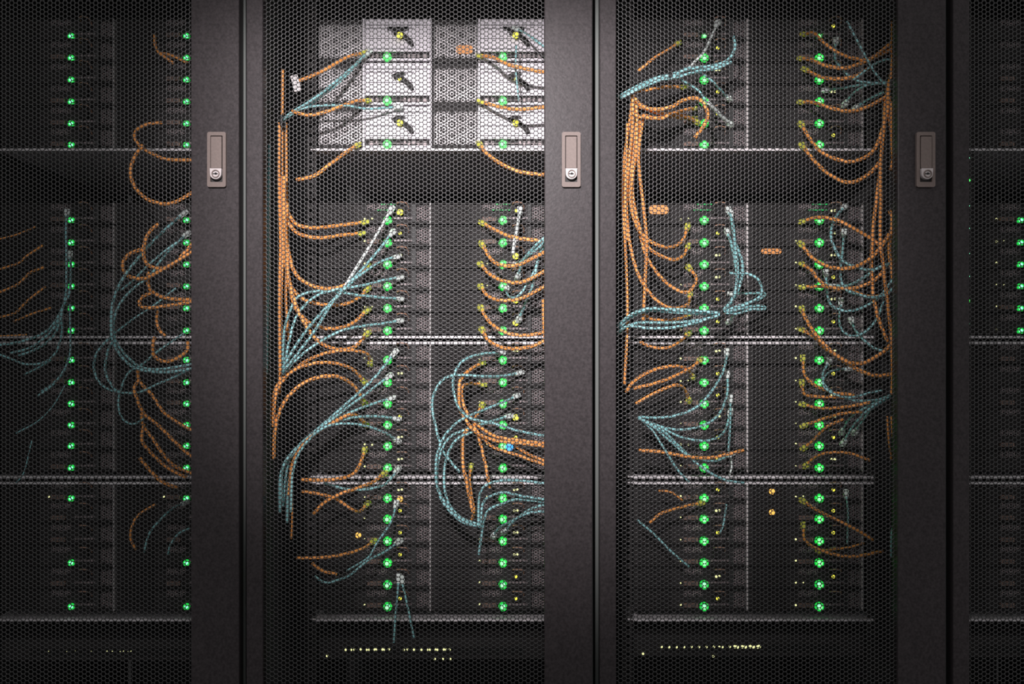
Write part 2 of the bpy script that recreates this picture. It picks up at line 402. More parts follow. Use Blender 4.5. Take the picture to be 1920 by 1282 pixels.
for i, x in enumerate(RX):
    for b in range(4):
        rows = ROW[b]
        for r, y in enumerate(rows):
            z = ZC-(y-641)*PX
            if i == 1 and b == 0:
                if r % 2 == 0: continue
                k = r//2
                t = thing('rack_server', 'pale metal two-unit server, %s from top of the centre left rack' % ORD[k], 'server', (x, SD, z), 'pale two-unit servers')
                obj('chassis', chassis2_me, t)
                for lx in (L1, L2):
                    obj('metal_cover', alu_me, t, (lx, 0, 0), 'bright pale metal cover'); obj('cover_seam', seam_me, t, (lx, 0, 0))
                    obj('metal_edge', foot2_me, t, (lx, 0, 0)); obj('connector_row', strip2_me, t, (lx, 0, 0))
                    if k == 0: obj('cover_slot', cut_me, t, (lx, 0, 0))
                    obj('release_lever', lat_me, t, (lx, 0, 0)); obj('perforated_cover', pg, t, (lx-p(129), -0.001, 0))
                    led = obj('power_led', led_me, t, (lx, -0.006, 0), 'glowing green power light'); obj('led_glow_ring', glow_ring_me, led); obj('led_core', core_me, led, (0, -0.0046, 0))
                    obj('port_led', port_led_me if k == 1 else port_led_big, t, (lx+p(24), -0.0125, p(39)), 'yellow link light')
                continue
            t = thing('rack_server', 'dark one-unit server, %s row of the %s, %s' % (ORD[r], BANK[b], RN[i]), 'server', (x, SD, z), 'dark one-unit servers')
            obj('chassis', chassis_me, t)
            node(t, L1, i, b, r, i*1000+b*100+r*10)
            if i != 3: node(t, L2, i, b, r, i*1000+b*100+r*10+1)
            if b == 1 and r == 0:
                for lx in ((L1, L2) if i in (1, 2) else ()): obj('led_reflection', reflection_me, t, (lx, -0.001, p(30)), 'dim green bars standing for the power light reflection')
            # odd lights and stickers the photo shows
            if i == 1 and (b, r) == (2, 4): obj('locator_led', blue_me, t, (L2+p(12), -0.001, -p(2)), 'bright blue light')
            if i == 1 and (b, r) == (3, 0): obj('warning_led', amber_me, t, (L1+p(24), -0.008, 0), 'bright amber light')
            if i == 1 and (b, r) == (3, 2): obj('warning_led', amber_me, t, (L1-p(55), 0, p(11)), 'amber light')
            if i == 2 and (b, r) in ((3, 0), (3, 1)): obj('warning_led', amber_me, t, (L2-p(89), 0, p(13)), 'amber light')
            if i == 1 and (b, r) == (1, 0): obj('port_led', port_led_big, t, (L1+p(24), -0.008, p(14)), 'large yellow link light')
            if i == 1 and (b, r) in ((1, 2), (1, 4), (1, 5), (2, 3)): obj('port_led', port_led_big, t, (L2+p(24), -0.008, p(15)), 'large yellow link light')

# shelves between the banks
sh = MB().box(CX-0.232, CX+0.232, 0.0, 0.55, -0.0011, 0.0011).box(CX-0.222, CX+0.232, -0.003, 0.0, -0.0030, 0.0016)
shelf_me = sh.mesh('shelf', M['pcov'])
SY = [(281, 'under the top bank'), (631, 'upper of the pair under the second bank'), (642, 'lower of the pair under the second bank'),
      (893, 'upper of the pair under the third bank'), (904, 'lower of the pair under the third bank'), (1160, 'under the bottom bank')]
for i, x in enumerate(RX):
    for (y, w_) in SY:
        tag(obj('rack_shelf', shelf_me, None, (x, SD-0.004, ZC-(y-641)*PX)), 'thin steel shelf %s, %s' % (w_, RN[i]), 'shelf', 'steel shelves')

# switches with a row of lights near the bottom
sw_me = MB().box(CX-0.2185, CX+0.2185, 0.004, 0.35, -0.018, 0.022).mesh('switch_body', M['chassis'])
pt = MB()
for k in range(24): pt.box(-0.155+k*0.0140, -0.144+k*0.0140, 0.002, 0.0045, -0.010, 0.004)
ports_me = pt.mesh('port_row', M['slot'])
tiny = dot('link_led', 0.0022, 'pale'); tiny2 = dot('link_led', 0.0032, 'pale'); faint = dot('link_led', 0.0009, 'pale')
SWL = {0: (1221, [90, 125, 140, 170, 200, 210, 225, 231, 240, 245], []),
       1: (1218, [648, 658, 664, 676, 687, 692, 702, 706, 717, 721, 729, 757, 764, 776, 790, 801, 806, 816, 820, 832, 836, 843], [(613, 1230), (815, 1236), (830, 1236), (844, 1236)]),
       2: (1213, [1241, 1255, 1269, 1283, 1297, 1311, 1325, 1339, 1349, 1355, 1369, 1378, 1383, 1392, 1398, 1407, 1413, 1421, 1424], [(1206, 1226), (1338, 1231)])}
for i, x in enumerate(RX):
    y0 = SWL.get(i, (1215, [], []))[0]
    t = thing('network_switch', 'black network switch with a row of tiny lights, bottom of %s' % RN[i], 'network switch', (x, SD, ZC-(y0-641)*PX), 'network switches')
    obj('switch_body', sw_me, t); obj('port_row', ports_me, t)
    if i in SWL:
        for lx in SWL[i][1]: obj('link_led', faint if i == 0 else (tiny2 if lx > 1375 else tiny), t, ((lx-960)*PX-x, 0.003, random.uniform(-0.0006, 0.0006)))
        for (lx, ly) in SWL[i][2]: obj('link_led', tiny, t, ((lx-960)*PX-x, 0.003, -(ly-y0)*PX))

# power strip with green lights, right rack
t = thing('power_strip', 'slim vertical power strip with tiny green lights, right edge rack', 'power strip', (at(1817, 641, SD).x, SD, ZC))
obj('strip_body', MB().box(-0.010, 0.010, 0.0005, 0.03, -0.30, 0.62).mesh('strip_body', M['chassis']), t)
gm = dot('strip_led', 0.0021, 'green'); gs = dot('strip_led', 0.0012, 'mint')
for y in (296, 338, 386, 428, 475, 518, 564, 606): obj('strip_led', gm if y in (338, 564) else gs, t, (0, 0.001, -(y-641)*PX))

# stickers on blank covers, white tag on the cable bundle
def sticker(px, py, w, h, m, label, name='sticker', dep=SD-0.003, cat='sticker', rot=0):
    c = at(px, py, dep); me = MB().prism(rrect(-w/2, w/2, -h/2, h/2, 0.46*h if m == 'osticker' else 0.001), -0.0012, 0.0012).mesh(name, M[m])
    o = obj(name, me, None, c); o.rotation_euler = (0, rot, 0); tag(o, label, cat); return o
sticker(1235, 393, 0.038, 0.017, 'osticker', 'orange oval sticker on the dark server left in centre right rack')
sticker(1446, 471, 0.038, 0.010, 'osticker', 'faded orange sticker between server halves in centre right rack')
sticker(871, 93, 0.032, 0.016, 'osticker', 'orange sticker on perforated metal, top of centre left rack')
sticker(555, 156, 0.013, 0.030, 'label', 'small white tilted tag beside the orange cables, centre left rack', 'cable_tag', 0.11, 'tag', math.radians(-15))

# ------------------------------------------------------------------ cables
O, T, Wh = 'orange', 'teal', 'white'
# (colour, plugged ends (s start, e end), depth behind the door of the free run, radius mm, points in picture pixels)
CB = {0: [], 1: [], 2: []}
def c(i, col, ends, dep, rad, *pts): CB[i].append((col, ends, dep, rad, pts))
# --- left edge rack
c(0,O,'',.13,2.6,(290,65),(291,85),(298,98),(320,103),(340,112),(352,118))
c(0,O,'',.12,2.6,(296,97),(310,108),(326,119))
c(0,O,'',.09,2.8,(305,230),(280,232),(260,240),(252,252),(256,266),(268,278),(290,290),(315,299),(375,300))
c(0,O,'',.08,3.2,(268,272),(252,295),(245,320),(250,345),(265,365),(290,379),(325,380),(375,352))
c(0,O,'',.11,1.4,(-30,455),(30,440),(66,425))
c(0,O,'',.11,2.0,(-30,512),(30,495),(50,480),(80,460))
c(0,O,'',.11,2.2,(-30,558),(30,535),(55,512),(82,501))
c(0,O,'',.12,2.0,(-30,599),(25,588),(50,565),(85,537))
c(0,O,'',.12,1.8,(25,603),(55,590),(95,577))
c(0,O,'',.12,1.4,(-30,631),(20,629),(50,627))
c(0,T,'s',.12,2.4,(126,397),(124,430),(125,470),(125,520),(124,550),(116,580),(90,618),(40,640),(-30,650))
c(0,T,'s',.11,2.2,(131,475),(133,510),(130,550),(120,570),(112,595),(95,622),(60,650),(20,662))
c(0,T,'',.11,2.2,(123,555),(118,575),(113,600),(106,620),(90,640),(60,658),(35,666))
c(0,T,'',.12,2.0,(113,590),(116,620),(105,660),(80,680),(45,682),(20,672),(-30,655))
c(0,T,'',.13,1.6,(95,675),(70,690),(45,702))
c(0,T,'',.12,2.0,(131,570),(132,620),(132,660),(122,690),(100,720),(70,743))
c(0,T,'',.13,1.8,(128,672),(118,700),(95,722),(78,733))
c(0,T,'',.13,1.2,(122,722),(100,760),(70,790),(30,812))
c(0,T,'',.13,1.2,(60,825),(45,885),(30,905))
c(0,T,'s',.08,2.6,(347,398),(310,430),(275,465),(235,515),(215,555),(209,590),(210,630),(222,660),(245,685),(275,695),(320,697),(375,688))
c(0,T,'s',.09,2.4,(352,437),(325,462),(300,490),(280,518),(245,545),(222,575),(212,610),(218,640),(240,670),(265,688),(300,692),(375,680))
c(0,T,'',.10,2.2,(215,625),(195,644),(180,665),(176,690),(185,715),(205,730),(228,736))
c(0,T,'',.10,2.2,(212,640),(203,655),(197,690),(205,715),(222,734),(260,735),(300,718),(375,685))
c(0,T,'',.11,1.8,(215,625),(240,605),(265,588),(285,575),(330,540))
c(0,T,'',.11,2.0,(345,625),(322,640),(300,655),(270,680),(240,700),(225,735),(222,760),(230,785),(250,795),(270,785))
c(0,T,'',.11,2.0,(226,545),(250,525),(280,495),(310,470),(335,452))
c(0,O,'',.09,3.2,(297,420),(280,435),(270,460),(272,490),(290,502),(320,500),(345,475),(375,440))
c(0,O,'',.08,3.2,(268,466),(240,478),(230,498),(240,517),(270,522),(300,508),(340,485),(375,460))
c(0,O,'',.10,3.2,(278,510),(278,535),(290,550),(320,560),(375,562))
c(0,O,'',.09,3.0,(285,548),(265,558),(262,572),(280,577),(320,572),(375,564))
c(0,O,'',.12,2.8,(297,583),(293,600),(300,620),(310,630))
c(0,O,'',.10,3.2,(290,632),(286,650),(290,668),(310,678),(335,670),(352,655),(352,640))
c(0,O,'',.10,3.0,(258,690),(262,715),(285,740),(305,770),(330,790),(375,815))
c(0,O,'',.10,3.0,(262,712),(252,725),(256,745),(270,775),(300,800),(330,830),(375,870))
c(0,O,'',.11,3.0,(265,775),(270,800),(285,820),(305,850),(330,875),(375,892))
c(0,O,'',.11,3.0,(270,795),(266,825),(280,845),(300,865),(320,880),(350,895))
c(0,O,'',.10,3.2,(262,858),(280,880),(300,900),(320,910),(334,915))
c(0,O,'',.12,2.2,(292,945),(260,965),(248,985),(245,1010),(255,1030))
c(0,T,'s',.12,2.0,(350,941),(325,952),(300,975),(280,1000),(270,1035))
c(0,T,'',.13,1.8,(356,990),(335,1000),(320,1020),(315,1040))
# --- centre left rack
c(1,O,'e',.12,3.2,(560,152),(585,142),(612,129),(650,108),(684,98))
c(1,O,'e',.11,3.2,(548,208),(565,214),(590,215),(630,203),(665,190),(690,188))
c(1,O,'e',.10,3.4,(556,337),(590,329),(625,303),(650,285),(672,271))
c(1,T,'s',.12,2.4,(688,100),(640,150),(590,190),(560,206),(530,225))
c(1,T,'s',.11,2.4,(692,96),(645,140),(590,184),(545,212),(527,228))
c(1,T,'e',.12,2.2,(540,218),(562,205),(600,198),(650,198),(690,204),(750,200))
c(1,T,'',.09,2.6,(505,270),(503,400),(503,500),(501,600),(500,700))
c(1,T,'',.08,2.2,(498,310),(497,420),(498,540),(496,640))
c(1,O,'',.12,2.6,(530,130),(529,240),(529,340),(531,450),(527,560),(527,650),(524,740))
c(1,O,'',.11,2.6,(524,230),(523,340),(526,450),(524,560),(525,700))
c(1,O,'',.13,2.6,(536,230),(537,340),(538,460),(536,560),(541,640))
c(1,O,'e',.11,3.4,(532,330),(534,380),(545,408),(560,422),(590,427),(640,422),(686,416))
c(1,O,'e',.11,3.4,(528,330),(530,390),(545,424),(565,440),(600,446),(640,441),(680,437))
c(1,O,'e',.10,3.4,(531,360),(533,420),(545,490),(560,520),(590,537),(620,541),(650,533),(675,515),(690,498))
c(1,O,'e',.11,3.2,(527,360),(529,440),(542,525),(565,558),(600,570),(640,571),(670,560),(690,540))
c(1,O,'e',.10,3.2,(538,380),(536,480),(548,560),(565,592),(590,610),(625,616),(660,606),(690,580))
c(1,O,'e',.09,3.2,(534,400),(540,510),(556,575),(580,620),(600,642),(630,654),(665,650),(690,623))
c(1,Wh,'s',.08,2.8,(735,390),(700,450),(660,515),(632,560))
c(1,T,'',.08,2.6,(642,545),(620,572),(590,620),(560,660),(530,697))
c(1,T,'s',.08,2.6,(737,434),(705,475),(665,520),(625,562),(580,612),(550,655),(530,690))
c(1,T,'s',.09,2.4,(747,480),(710,492),(670,520),(640,548),(600,590),(560,640),(532,690))
c(1,T,'s',.09,2.4,(752,520),(720,525),(680,535),(620,545),(585,560),(555,595),(540,650),(532,690))
c(1,T,'s',.10,2.4,(752,560),(720,558),(670,553),(640,548),(600,545),(560,555),(545,580),(533,620),(530,680))
c(1,T,'s',.09,2.4,(752,600),(720,606),(680,611),(640,620),(600,640),(560,670),(530,702))
c(1,O,'s',.10,3.0,(694,682),(690,665),(670,658),(640,657),(600,665),(560,685),(525,715),(512,745),(508,790))
c(1,O,'s',.09,3.0,(684,718),(665,695),(635,682),(595,680),(560,690),(535,708),(517,740),(512,800))
c(1,O,'s',.09,3.4,(684,757),(665,725),(640,708),(610,705),(575,715),(545,738),(525,770),(515,810),(513,860))
c(1,T,'s',.10,2.6,(742,658),(700,710),(640,765),(600,800),(560,835),(535,865),(525,900),(525,960))
c(1,T,'s',.10,2.4,(732,703),(690,735),(650,765),(605,800),(555,845),(530,880),(528,940))
c(1,T,'s',.11,2.4,(737,745),(690,760),(640,780),(600,800),(560,840),(540,870),(530,950))
c(1,T,'s',.11,2.4,(747,785),(700,780),(650,785),(600,803),(560,850),(542,900),(538,980))
c(1,T,'s',.09,2.4,(747,827),(720,810),(680,797),(640,794),(605,803),(570,835),(550,880),(545,960))
c(1,O,'s',.10,3.4,(687,797),(670,780),(650,779),(605,804),(570,832),(548,872),(542,930))
c(1,O,'s',.09,3.2,(684,842),(675,870),(660,890),(630,898),(600,900),(566,899))
c(1,O,'s',.10,3.2,(722,886),(700,903),(670,915),(640,925),(610,940),(588,963))
c(1,T,'s',.11,2.4,(747,878),(725,905),(700,915),(660,918),(630,912),(608,905))
c(1,O,'e',.11,2.8,(566,921),(600,926),(630,935),(660,955),(675,958),(690,943))
c(1,O,'e',.10,2.8,(556,1046),(600,1045),(640,1040),(680,1028),(702,1013))
c(1,O,'',.12,2.8,(585,1055),(605,1070),(632,1076))
c(1,T,'s',.11,2.2,(750,1013),(720,1035),(690,1050),(660,1075),(640,1085),(610,1092),(590,1080))
c(1,T,'s',.12,2.0,(744,942),(732,980),(705,1020),(690,1045),(650,1070))
c(1,T,'s',.11,2.0,(748,1080),(742,1150),(738,1205))
c(1,T,'s',.10,2.0,(752,1083),(765,1140),(776,1195))
c(1,O,'',.14,1.8,(545,880),(548,950),(546,1010))
c(1,O,'s',.11,3.4,(898,104),(925,108),(950,120),(990,130),(1035,138))
c(1,O,'s',.11,3.4,(900,190),(935,200),(975,205),(1035,199))
c(1,O,'s',.10,3.4,(898,269),(915,290),(945,310),(980,323),(1035,329))
c(1,T,'s',.12,2.2,(966,52),(990,65),(1010,80),(1035,100))
c(1,T,'',.13,1.6,(968,85),(967,130),(973,190))
c(1,O,'s',.10,3.4,(903,417),(930,432),(965,445),(1035,454))
c(1,O,'s',.10,3.4,(903,456),(920,485),(940,497),(970,497),(1000,483),(1035,466))
c(1,O,'s',.10,3.4,(900,494),(920,515),(950,528),(985,527),(1035,500))
c(1,O,'s',.11,3.2,(901,536),(915,555),(940,563),(975,560),(1000,548),(1035,528))
c(1,O,'s',.10,3.2,(901,576),(915,600),(940,620),(970,628),(1000,627),(1035,618))
c(1,O,'s',.09,3.4,(903,617),(918,640),(945,652),(975,653),(1000,648),(1035,632))
c(1,O,'',.13,2.6,(1018,560),(1019,600),(1022,640))
c(1,Wh,'s',.11,3.2,(975,392),(971,420),(966,445),(962,475))
c(1,T,'e',.10,2.6,(1030,438),(1018,447),(1000,465),(980,490),(970,522))
c(1,T,'e',.11,2.6,(1030,440),(1018,460),(1008,490),(1000,530),(985,570),(972,600))
c(1,T,'e',.09,2.4,(1030,436),(1012,462),(992,478),(985,485),(966,497))
c(1,T,'s',.11,2.4,(950,540),(953,555),(970,556),(990,530),(1005,500),(1020,455))
c(1,T,'s',.09,2.4,(942,661),(905,663),(870,675),(852,700),(850,730),(858,760),(870,775),(885,785),(930,795),(970,807),(1035,820))
c(1,T,'s',.10,2.4,(977,698),(940,705),(900,705),(855,703),(830,712),(815,735),(810,760),(815,790),(823,825),(830,845),(845,865),(862,885))
c(1,O,'s',.10,3.2,(905,680),(885,690),(865,710),(860,735),(862,765),(875,790),(895,812),(930,826),(970,830),(1035,838))
c(1,O,'s',.11,2.8,(907,721),(880,719),(866,727),(868,755),(880,780),(900,800),(930,818),(980,826),(1035,833))
c(1,O,'s',.11,2.8,(905,758),(893,780),(888,797),(900,815),(925,838),(970,853),(1035,876))
c(1,O,'',.12,2.8,(965,835),(985,848),(1005,858),(1035,868))
c(1,O,'',.10,3.2,(876,805),(868,820),(867,845),(868,870),(875,905),(882,940),(888,962))
c(1,O,'',.11,2.8,(893,805),(903,840),(912,880),(918,915))
c(1,O,'s',.12,2.8,(883,873),(880,900),(886,940),(889,960),(884,975))
c(1,T,'s',.09,2.4,(970,741),(940,755),(890,775),(860,790),(835,815),(820,850),(817,890),(825,930),(845,960),(870,980),(903,987))
c(1,T,'s',.10,2.4,(957,779),(920,790),(880,803),(845,818),(826,848),(819,890),(824,922),(842,952),(868,976),(890,983))
c(1,T,'',.10,2.4,(887,810),(860,820),(842,845),(834,875),(833,910),(842,945),(865,970),(900,984))
c(1,T,'',.10,2.4,(1035,908),(990,902),(960,900),(930,902),(905,915),(898,940),(897,985))
c(1,T,'',.09,2.4,(1035,938),(980,930),(945,923),(920,930),(905,945),(900,990))
c(1,T,'',.10,2.4,(1035,943),(970,936),(940,945),(915,957),(905,988),(898,1040))
c(1,T,'e',.10,2.4,(1035,957),(990,962),(960,976),(935,990),(925,1005))
c(1,T,'e',.11,2.4,(1035,944),(1000,952),(965,975),(945,998))
c(1,T,'',.12,1.8,(842,862),(852,875),(862,885))
# --- centre right rack
c(2,O,'',.11,2.6,(1186,178),(1180,232),(1170,300),(1166,370),(1172,450),(1176,560),(1175,640),(1171,720))
c(2,O,'e',.10,3.0,(1188,178),(1186,235),(1180,300),(1174,370),(1180,450),(1195,510),(1215,545),(1240,570),(1265,578),(1290,570),(1294,550))
c(2,O,'e',.09,3.0,(1192,185),(1195,235),(1190,300),(1182,370),(1192,420),(1210,445),(1235,460),(1260,463),(1280,450),(1290,423))
c(2,O,'',.10,3.0,(1205,225),(1197,290),(1202,350),(1208,400),(1212,450),(1210,520),(1206,600))
c(2,O,'e',.10,3.0,(1200,225),(1192,290),(1186,360),(1200,430),(1215,463),(1240,480),(1265,487),(1282,478),(1290,460))
c(2,O,'e',.11,3.0,(1192,230),(1184,320),(1182,380),(1200,440),(1212,480),(1235,515),(1260,538),(1285,548),(1300,538),(1305,520),(1290,500))
c(2,O,'',.10,2.6,(1176,232),(1174,300),(1172,380),(1176,450))
c(2,O,'',.08,3.4,(1190,185),(1205,200),(1230,205),(1260,200),(1280,188),(1305,184),(1320,195),(1327,215),(1320,235),(1303,258))
c(2,O,'e',.09,3.4,(1190,190),(1225,208),(1250,215),(1285,218),(1308,230))
c(2,O,'e',.10,3.4,(1205,215),(1230,222),(1255,215),(1290,205),(1302,203))
c(2,O,'e',.08,3.4,(1200,200),(1235,212),(1270,220),(1302,222))
c(2,O,'',.09,3.2,(1187,180),(1188,212),(1210,220),(1245,221),(1255,210))
c(2,O,'e',.12,3.0,(1188,172),(1215,168),(1250,163),(1284,163))
c(2,O,'e',.12,2.6,(1196,134),(1225,110),(1255,92),(1272,80))
c(2,T,'',.09,2.6,(1162,180),(1190,167),(1220,152),(1243,145),(1290,130),(1340,122),(1365,112),(1378,90),(1375,68))
c(2,T,'',.08,2.6,(1162,184),(1190,171),(1220,157),(1243,149),(1268,145),(1310,133),(1345,128),(1372,116))
c(2,T,'',.09,2.6,(1158,182),(1192,163),(1222,149),(1243,143),(1265,141),(1290,128),(1345,125),(1370,108))
c(2,Wh,'e',.11,2.4,(1285,134),(1300,118),(1318,100),(1332,73),(1346,42))
c(2,T,'e',.12,2.2,(1268,143),(1310,136),(1335,152),(1352,170),(1368,186))
c(2,Wh,'e',.11,3.4,(1328,192),(1350,215),(1370,234))
c(2,T,'',.12,2.0,(1275,148),(1310,170),(1325,192))
c(2,T,'s',.09,2.8,(1365,392),(1374,420),(1378,460),(1383,500),(1380,540),(1370,565),(1356,582))
c(2,T,'s',.09,2.8,(1363,432),(1372,460),(1378,490),(1382,520),(1376,555),(1358,582))
c(2,T,'s',.10,2.8,(1370,400),(1378,450),(1390,485),(1392,510),(1385,540),(1372,565),(1358,584))
c(2,T,'',.10,2.4,(1368,512),(1400,513),(1420,522),(1428,540),(1425,555),(1400,570),(1358,582))
c(2,T,'s',.10,2.4,(1370,550),(1400,550),(1434,550),(1425,560),(1400,568),(1358,583))
c(2,T,'',.09,2.4,(1358,584),(1385,580),(1410,574),(1432,574),(1433,580),(1408,580),(1380,588),(1360,586))
c(2,T,'s',.11,2.4,(1366,604),(1376,590),(1360,586))
c(2,T,'',.08,2.6,(1350,587),(1300,582),(1240,579),(1200,583),(1180,592),(1160,608))
c(2,T,'',.09,2.6,(1350,588),(1300,588),(1250,584),(1215,583),(1185,594),(1160,615))
c(2,T,'',.08,2.6,(1350,590),(1325,598),(1300,606),(1260,614),(1215,615),(1180,611),(1158,622))
c(2,T,'',.09,2.6,(1350,591),(1310,600),(1260,605),(1200,605),(1175,612),(1158,626))
c(2,T,'',.08,2.6,(1350,586),(1310,586),(1260,581),(1220,578),(1190,586),(1170,600),(1158,612))
c(2,O,'e',.12,2.8,(1206,588),(1220,597),(1245,600),(1270,598),(1292,588))
c(2,O,'e',.12,2.6,(1200,640),(1220,650),(1250,652),(1275,640),(1292,623))
c(2,O,'e',.10,3.0,(1174,735),(1185,718),(1205,703),(1230,692),(1265,686),(1290,692),(1299,708))
c(2,O,'e',.09,3.0,(1188,728),(1230,718),(1265,705),(1295,690),(1314,674))
c(2,O,'e',.10,3.0,(1192,757),(1225,738),(1265,722),(1284,730),(1292,752))
c(2,T,'s',.10,2.4,(1363,658),(1358,690),(1340,725),(1310,760),(1270,778),(1230,783),(1196,781))
c(2,T,'s',.11,2.2,(1364,700),(1363,740),(1345,780),(1310,800),(1270,805),(1235,798),(1198,783))
c(2,T,'s',.11,2.2,(1370,770),(1360,805),(1345,820),(1320,826),(1280,820),(1240,802),(1198,783))
c(2,T,'',.10,2.2,(1197,784),(1225,800),(1260,830),(1290,855),(1330,885),(1362,900),(1395,905))
c(2,T,'',.10,2.0,(1197,784),(1222,805),(1245,840),(1270,880),(1292,903))
c(2,T,'e',.10,2.4,(1198,784),(1240,805),(1275,838),(1300,858),(1340,864),(1372,850))
c(2,T,'s',.12,2.2,(1369,745),(1369,790),(1366,845))
c(2,O,'',.10,3.0,(1198,844),(1240,847),(1290,856),(1330,858),(1370,850),(1395,843))
c(2,Wh,'',.13,1.8,(1370,852),(1372,875),(1367,892))
c(2,O,'e',.12,2.6,(1218,980),(1240,962),(1280,950),(1316,942))
c(2,O,'',.13,1.8,(1235,920),(1258,922),(1280,938))
c(2,T,'',.13,2.0,(1195,975),(1225,1000),(1260,1035),(1292,1062))
c(2,T,'',.13,1.8,(1362,945),(1357,980),(1350,1000))
c(2,O,'s',.10,3.0,(1506,64),(1525,62),(1540,75),(1560,92),(1585,105),(1620,112),(1640,105),(1674,78))
c(2,O,'s',.10,3.4,(1500,109),(1520,112),(1545,122),(1580,128),(1610,120),(1650,103),(1680,88))
c(2,O,'s',.11,3.4,(1508,129),(1535,143),(1565,148),(1600,144),(1632,126))
c(2,O,'s',.10,3.4,(1500,191),(1525,192),(1550,200),(1585,208),(1620,203),(1664,180))
c(2,O,'s',.09,3.4,(1501,231),(1520,262),(1545,288),(1590,303),(1625,293),(1645,270),(1662,215),(1668,180))
c(2,O,'s',.09,3.4,(1503,271),(1530,305),(1560,330),(1595,342),(1630,325),(1650,303))
c(2,O,'',.10,3.2,(1674,40),(1673,120),(1662,180),(1657,230),(1650,320),(1640,400),(1634,480),(1636,540),(1645,590),(1664,640))
c(2,O,'',.09,3.2,(1672,130),(1664,190),(1655,260),(1651,320),(1652,380),(1650,440),(1655,490),(1662,550),(1670,620),(1674,700),(1672,740))
c(2,O,'',.09,3.2,(1670,190),(1675,250),(1676,290),(1670,318))
c(2,O,'',.10,3.0,(1664,195),(1670,240),(1673,280),(1678,330))
c(2,O,'',.10,3.4,(1668,395),(1673,415),(1668,450),(1668,480),(1674,520),(1680,545))
c(2,O,'',.11,1.8,(1663,780),(1666,820),(1671,862))
c(2,O,'',.11,1.8,(1671,780),(1674,820),(1679,862))
c(2,T,'',.09,2.0,(1588,40),(1620,100),(1640,135),(1662,162))
c(2,T,'s',.11,2.2,(1568,75),(1566,110),(1580,130),(1600,148),(1630,155),(1664,155))
c(2,T,'s',.11,2.2,(1546,169),(1580,165),(1620,158),(1664,156))
c(2,T,'s',.10,2.2,(1583,197),(1600,175),(1625,160),(1664,154))
c(2,T,'s',.10,2.2,(1603,203),(1630,185),(1664,170))
c(2,T,'',.10,2.2,(1600,150),(1640,120),(1668,112),(1680,128))
c(2,O,'s',.10,3.4,(1503,416),(1530,408),(1560,410),(1590,422),(1630,445),(1655,465))
c(2,O,'s',.09,3.4,(1501,456),(1525,485),(1555,500),(1590,503),(1625,490),(1650,465),(1668,438))
c(2,O,'s',.11,3.2,(1502,494),(1520,505),(1535,525),(1552,538))
c(2,O,'s',.10,3.2,(1502,538),(1540,537),(1580,541),(1610,538),(1640,525),(1660,503))
c(2,O,'',.11,3.0,(1590,540),(1615,552),(1640,556),(1665,548),(1685,535))
c(2,O,'s',.09,3.4,(1502,577),(1512,600),(1528,625),(1555,655),(1590,678),(1620,680),(1655,660),(1685,630))
c(2,O,'s',.10,3.4,(1501,617),(1525,630),(1550,655),(1590,682),(1625,700),(1650,704),(1685,699))
c(2,T,'s',.10,2.6,(1585,386),(1565,410),(1558,440),(1565,465),(1580,488),(1610,502),(1640,505),(1685,488))
c(2,T,'s',.11,2.4,(1583,434),(1580,470),(1576,500),(1578,530),(1592,547),(1610,552))
c(2,T,'s',.10,2.6,(1558,535),(1590,535),(1620,520),(1650,500),(1685,490))
c(2,T,'',.09,2.4,(1592,545),(1610,552),(1635,557),(1665,550),(1678,530),(1676,510))
c(2,T,'s',.10,2.4,(1548,510),(1552,555),(1562,575),(1590,583),(1620,575),(1650,555),(1680,515))
c(2,T,'s',.11,2.2,(1577,563),(1574,600),(1580,620),(1600,630),(1625,620),(1645,595),(1658,560))
c(2,T,'s',.10,2.2,(1595,598),(1605,620),(1625,642),(1645,655),(1685,660))
c(2,O,'s',.11,2.8,(1505,670),(1508,700),(1525,720),(1560,735),(1602,740))
c(2,O,'s',.11,2.8,(1503,716),(1508,738),(1530,743),(1582,745))
c(2,O,'s',.10,2.8,(1503,757),(1540,765),(1590,762),(1632,754))
c(2,O,'s',.11,2.8,(1505,798),(1550,783),(1580,775),(1615,772))
c(2,O,'s',.11,2.6,(1506,841),(1530,820),(1550,800),(1582,785))
c(2,O,'s',.11,2.6,(1510,874),(1530,855),(1560,848),(1595,850),(1632,863))
c(2,T,'s',.11,2.2,(1556,676),(1543,700),(1545,720),(1570,740),(1600,750),(1640,750),(1670,741))
c(2,T,'s',.10,2.0,(1592,691),(1560,695),(1543,712),(1552,732),(1590,745),(1635,735),(1655,732))
c(2,T,'e',.10,2.2,(1672,741),(1645,755),(1620,775),(1597,802),(1580,832))
c(2,T,'e',.11,2.2,(1672,743),(1640,762),(1622,782),(1602,812))
c(2,T,'e',.11,2.0,(1672,739),(1650,750),(1615,768),(1590,788),(1578,812))
c(2,O,'s',.10,2.8,(1503,937),(1530,955),(1570,975),(1610,995),(1637,1012))
c(2,O,'s',.11,2.8,(1506,983),(1508,1010),(1525,1025),(1560,1038),(1600,1043),(1655,1033))
c(2,O,'s',.12,2.0,(1535,1033),(1560,1030),(1590,1026),(1620,1018))
c(2,T,'',.12,2.4,(1679,978),(1672,1000),(1671,1045))
c(2,T,'s',.13,1.8,(1586,922),(1590,960),(1589,1020))

def catmull(P, step=0.006):
    out = []
    Q = [P[0]*2-P[1]]+P+[P[-1]*2-P[-2]]
    for i in range(1, len(Q)-2):
        a, b, c2, d = Q[i-1:i+3]; n = max(2, int((c2-b).length/step))
        for k in range(n):
            t = k/n
            out.append(0.5*((2*b)+(c2-a)*t+(2*a-5*b+4*c2-d)*t*t+(3*b-a-3*c2+d)*t**3))
    out.append(P[-1]); return out

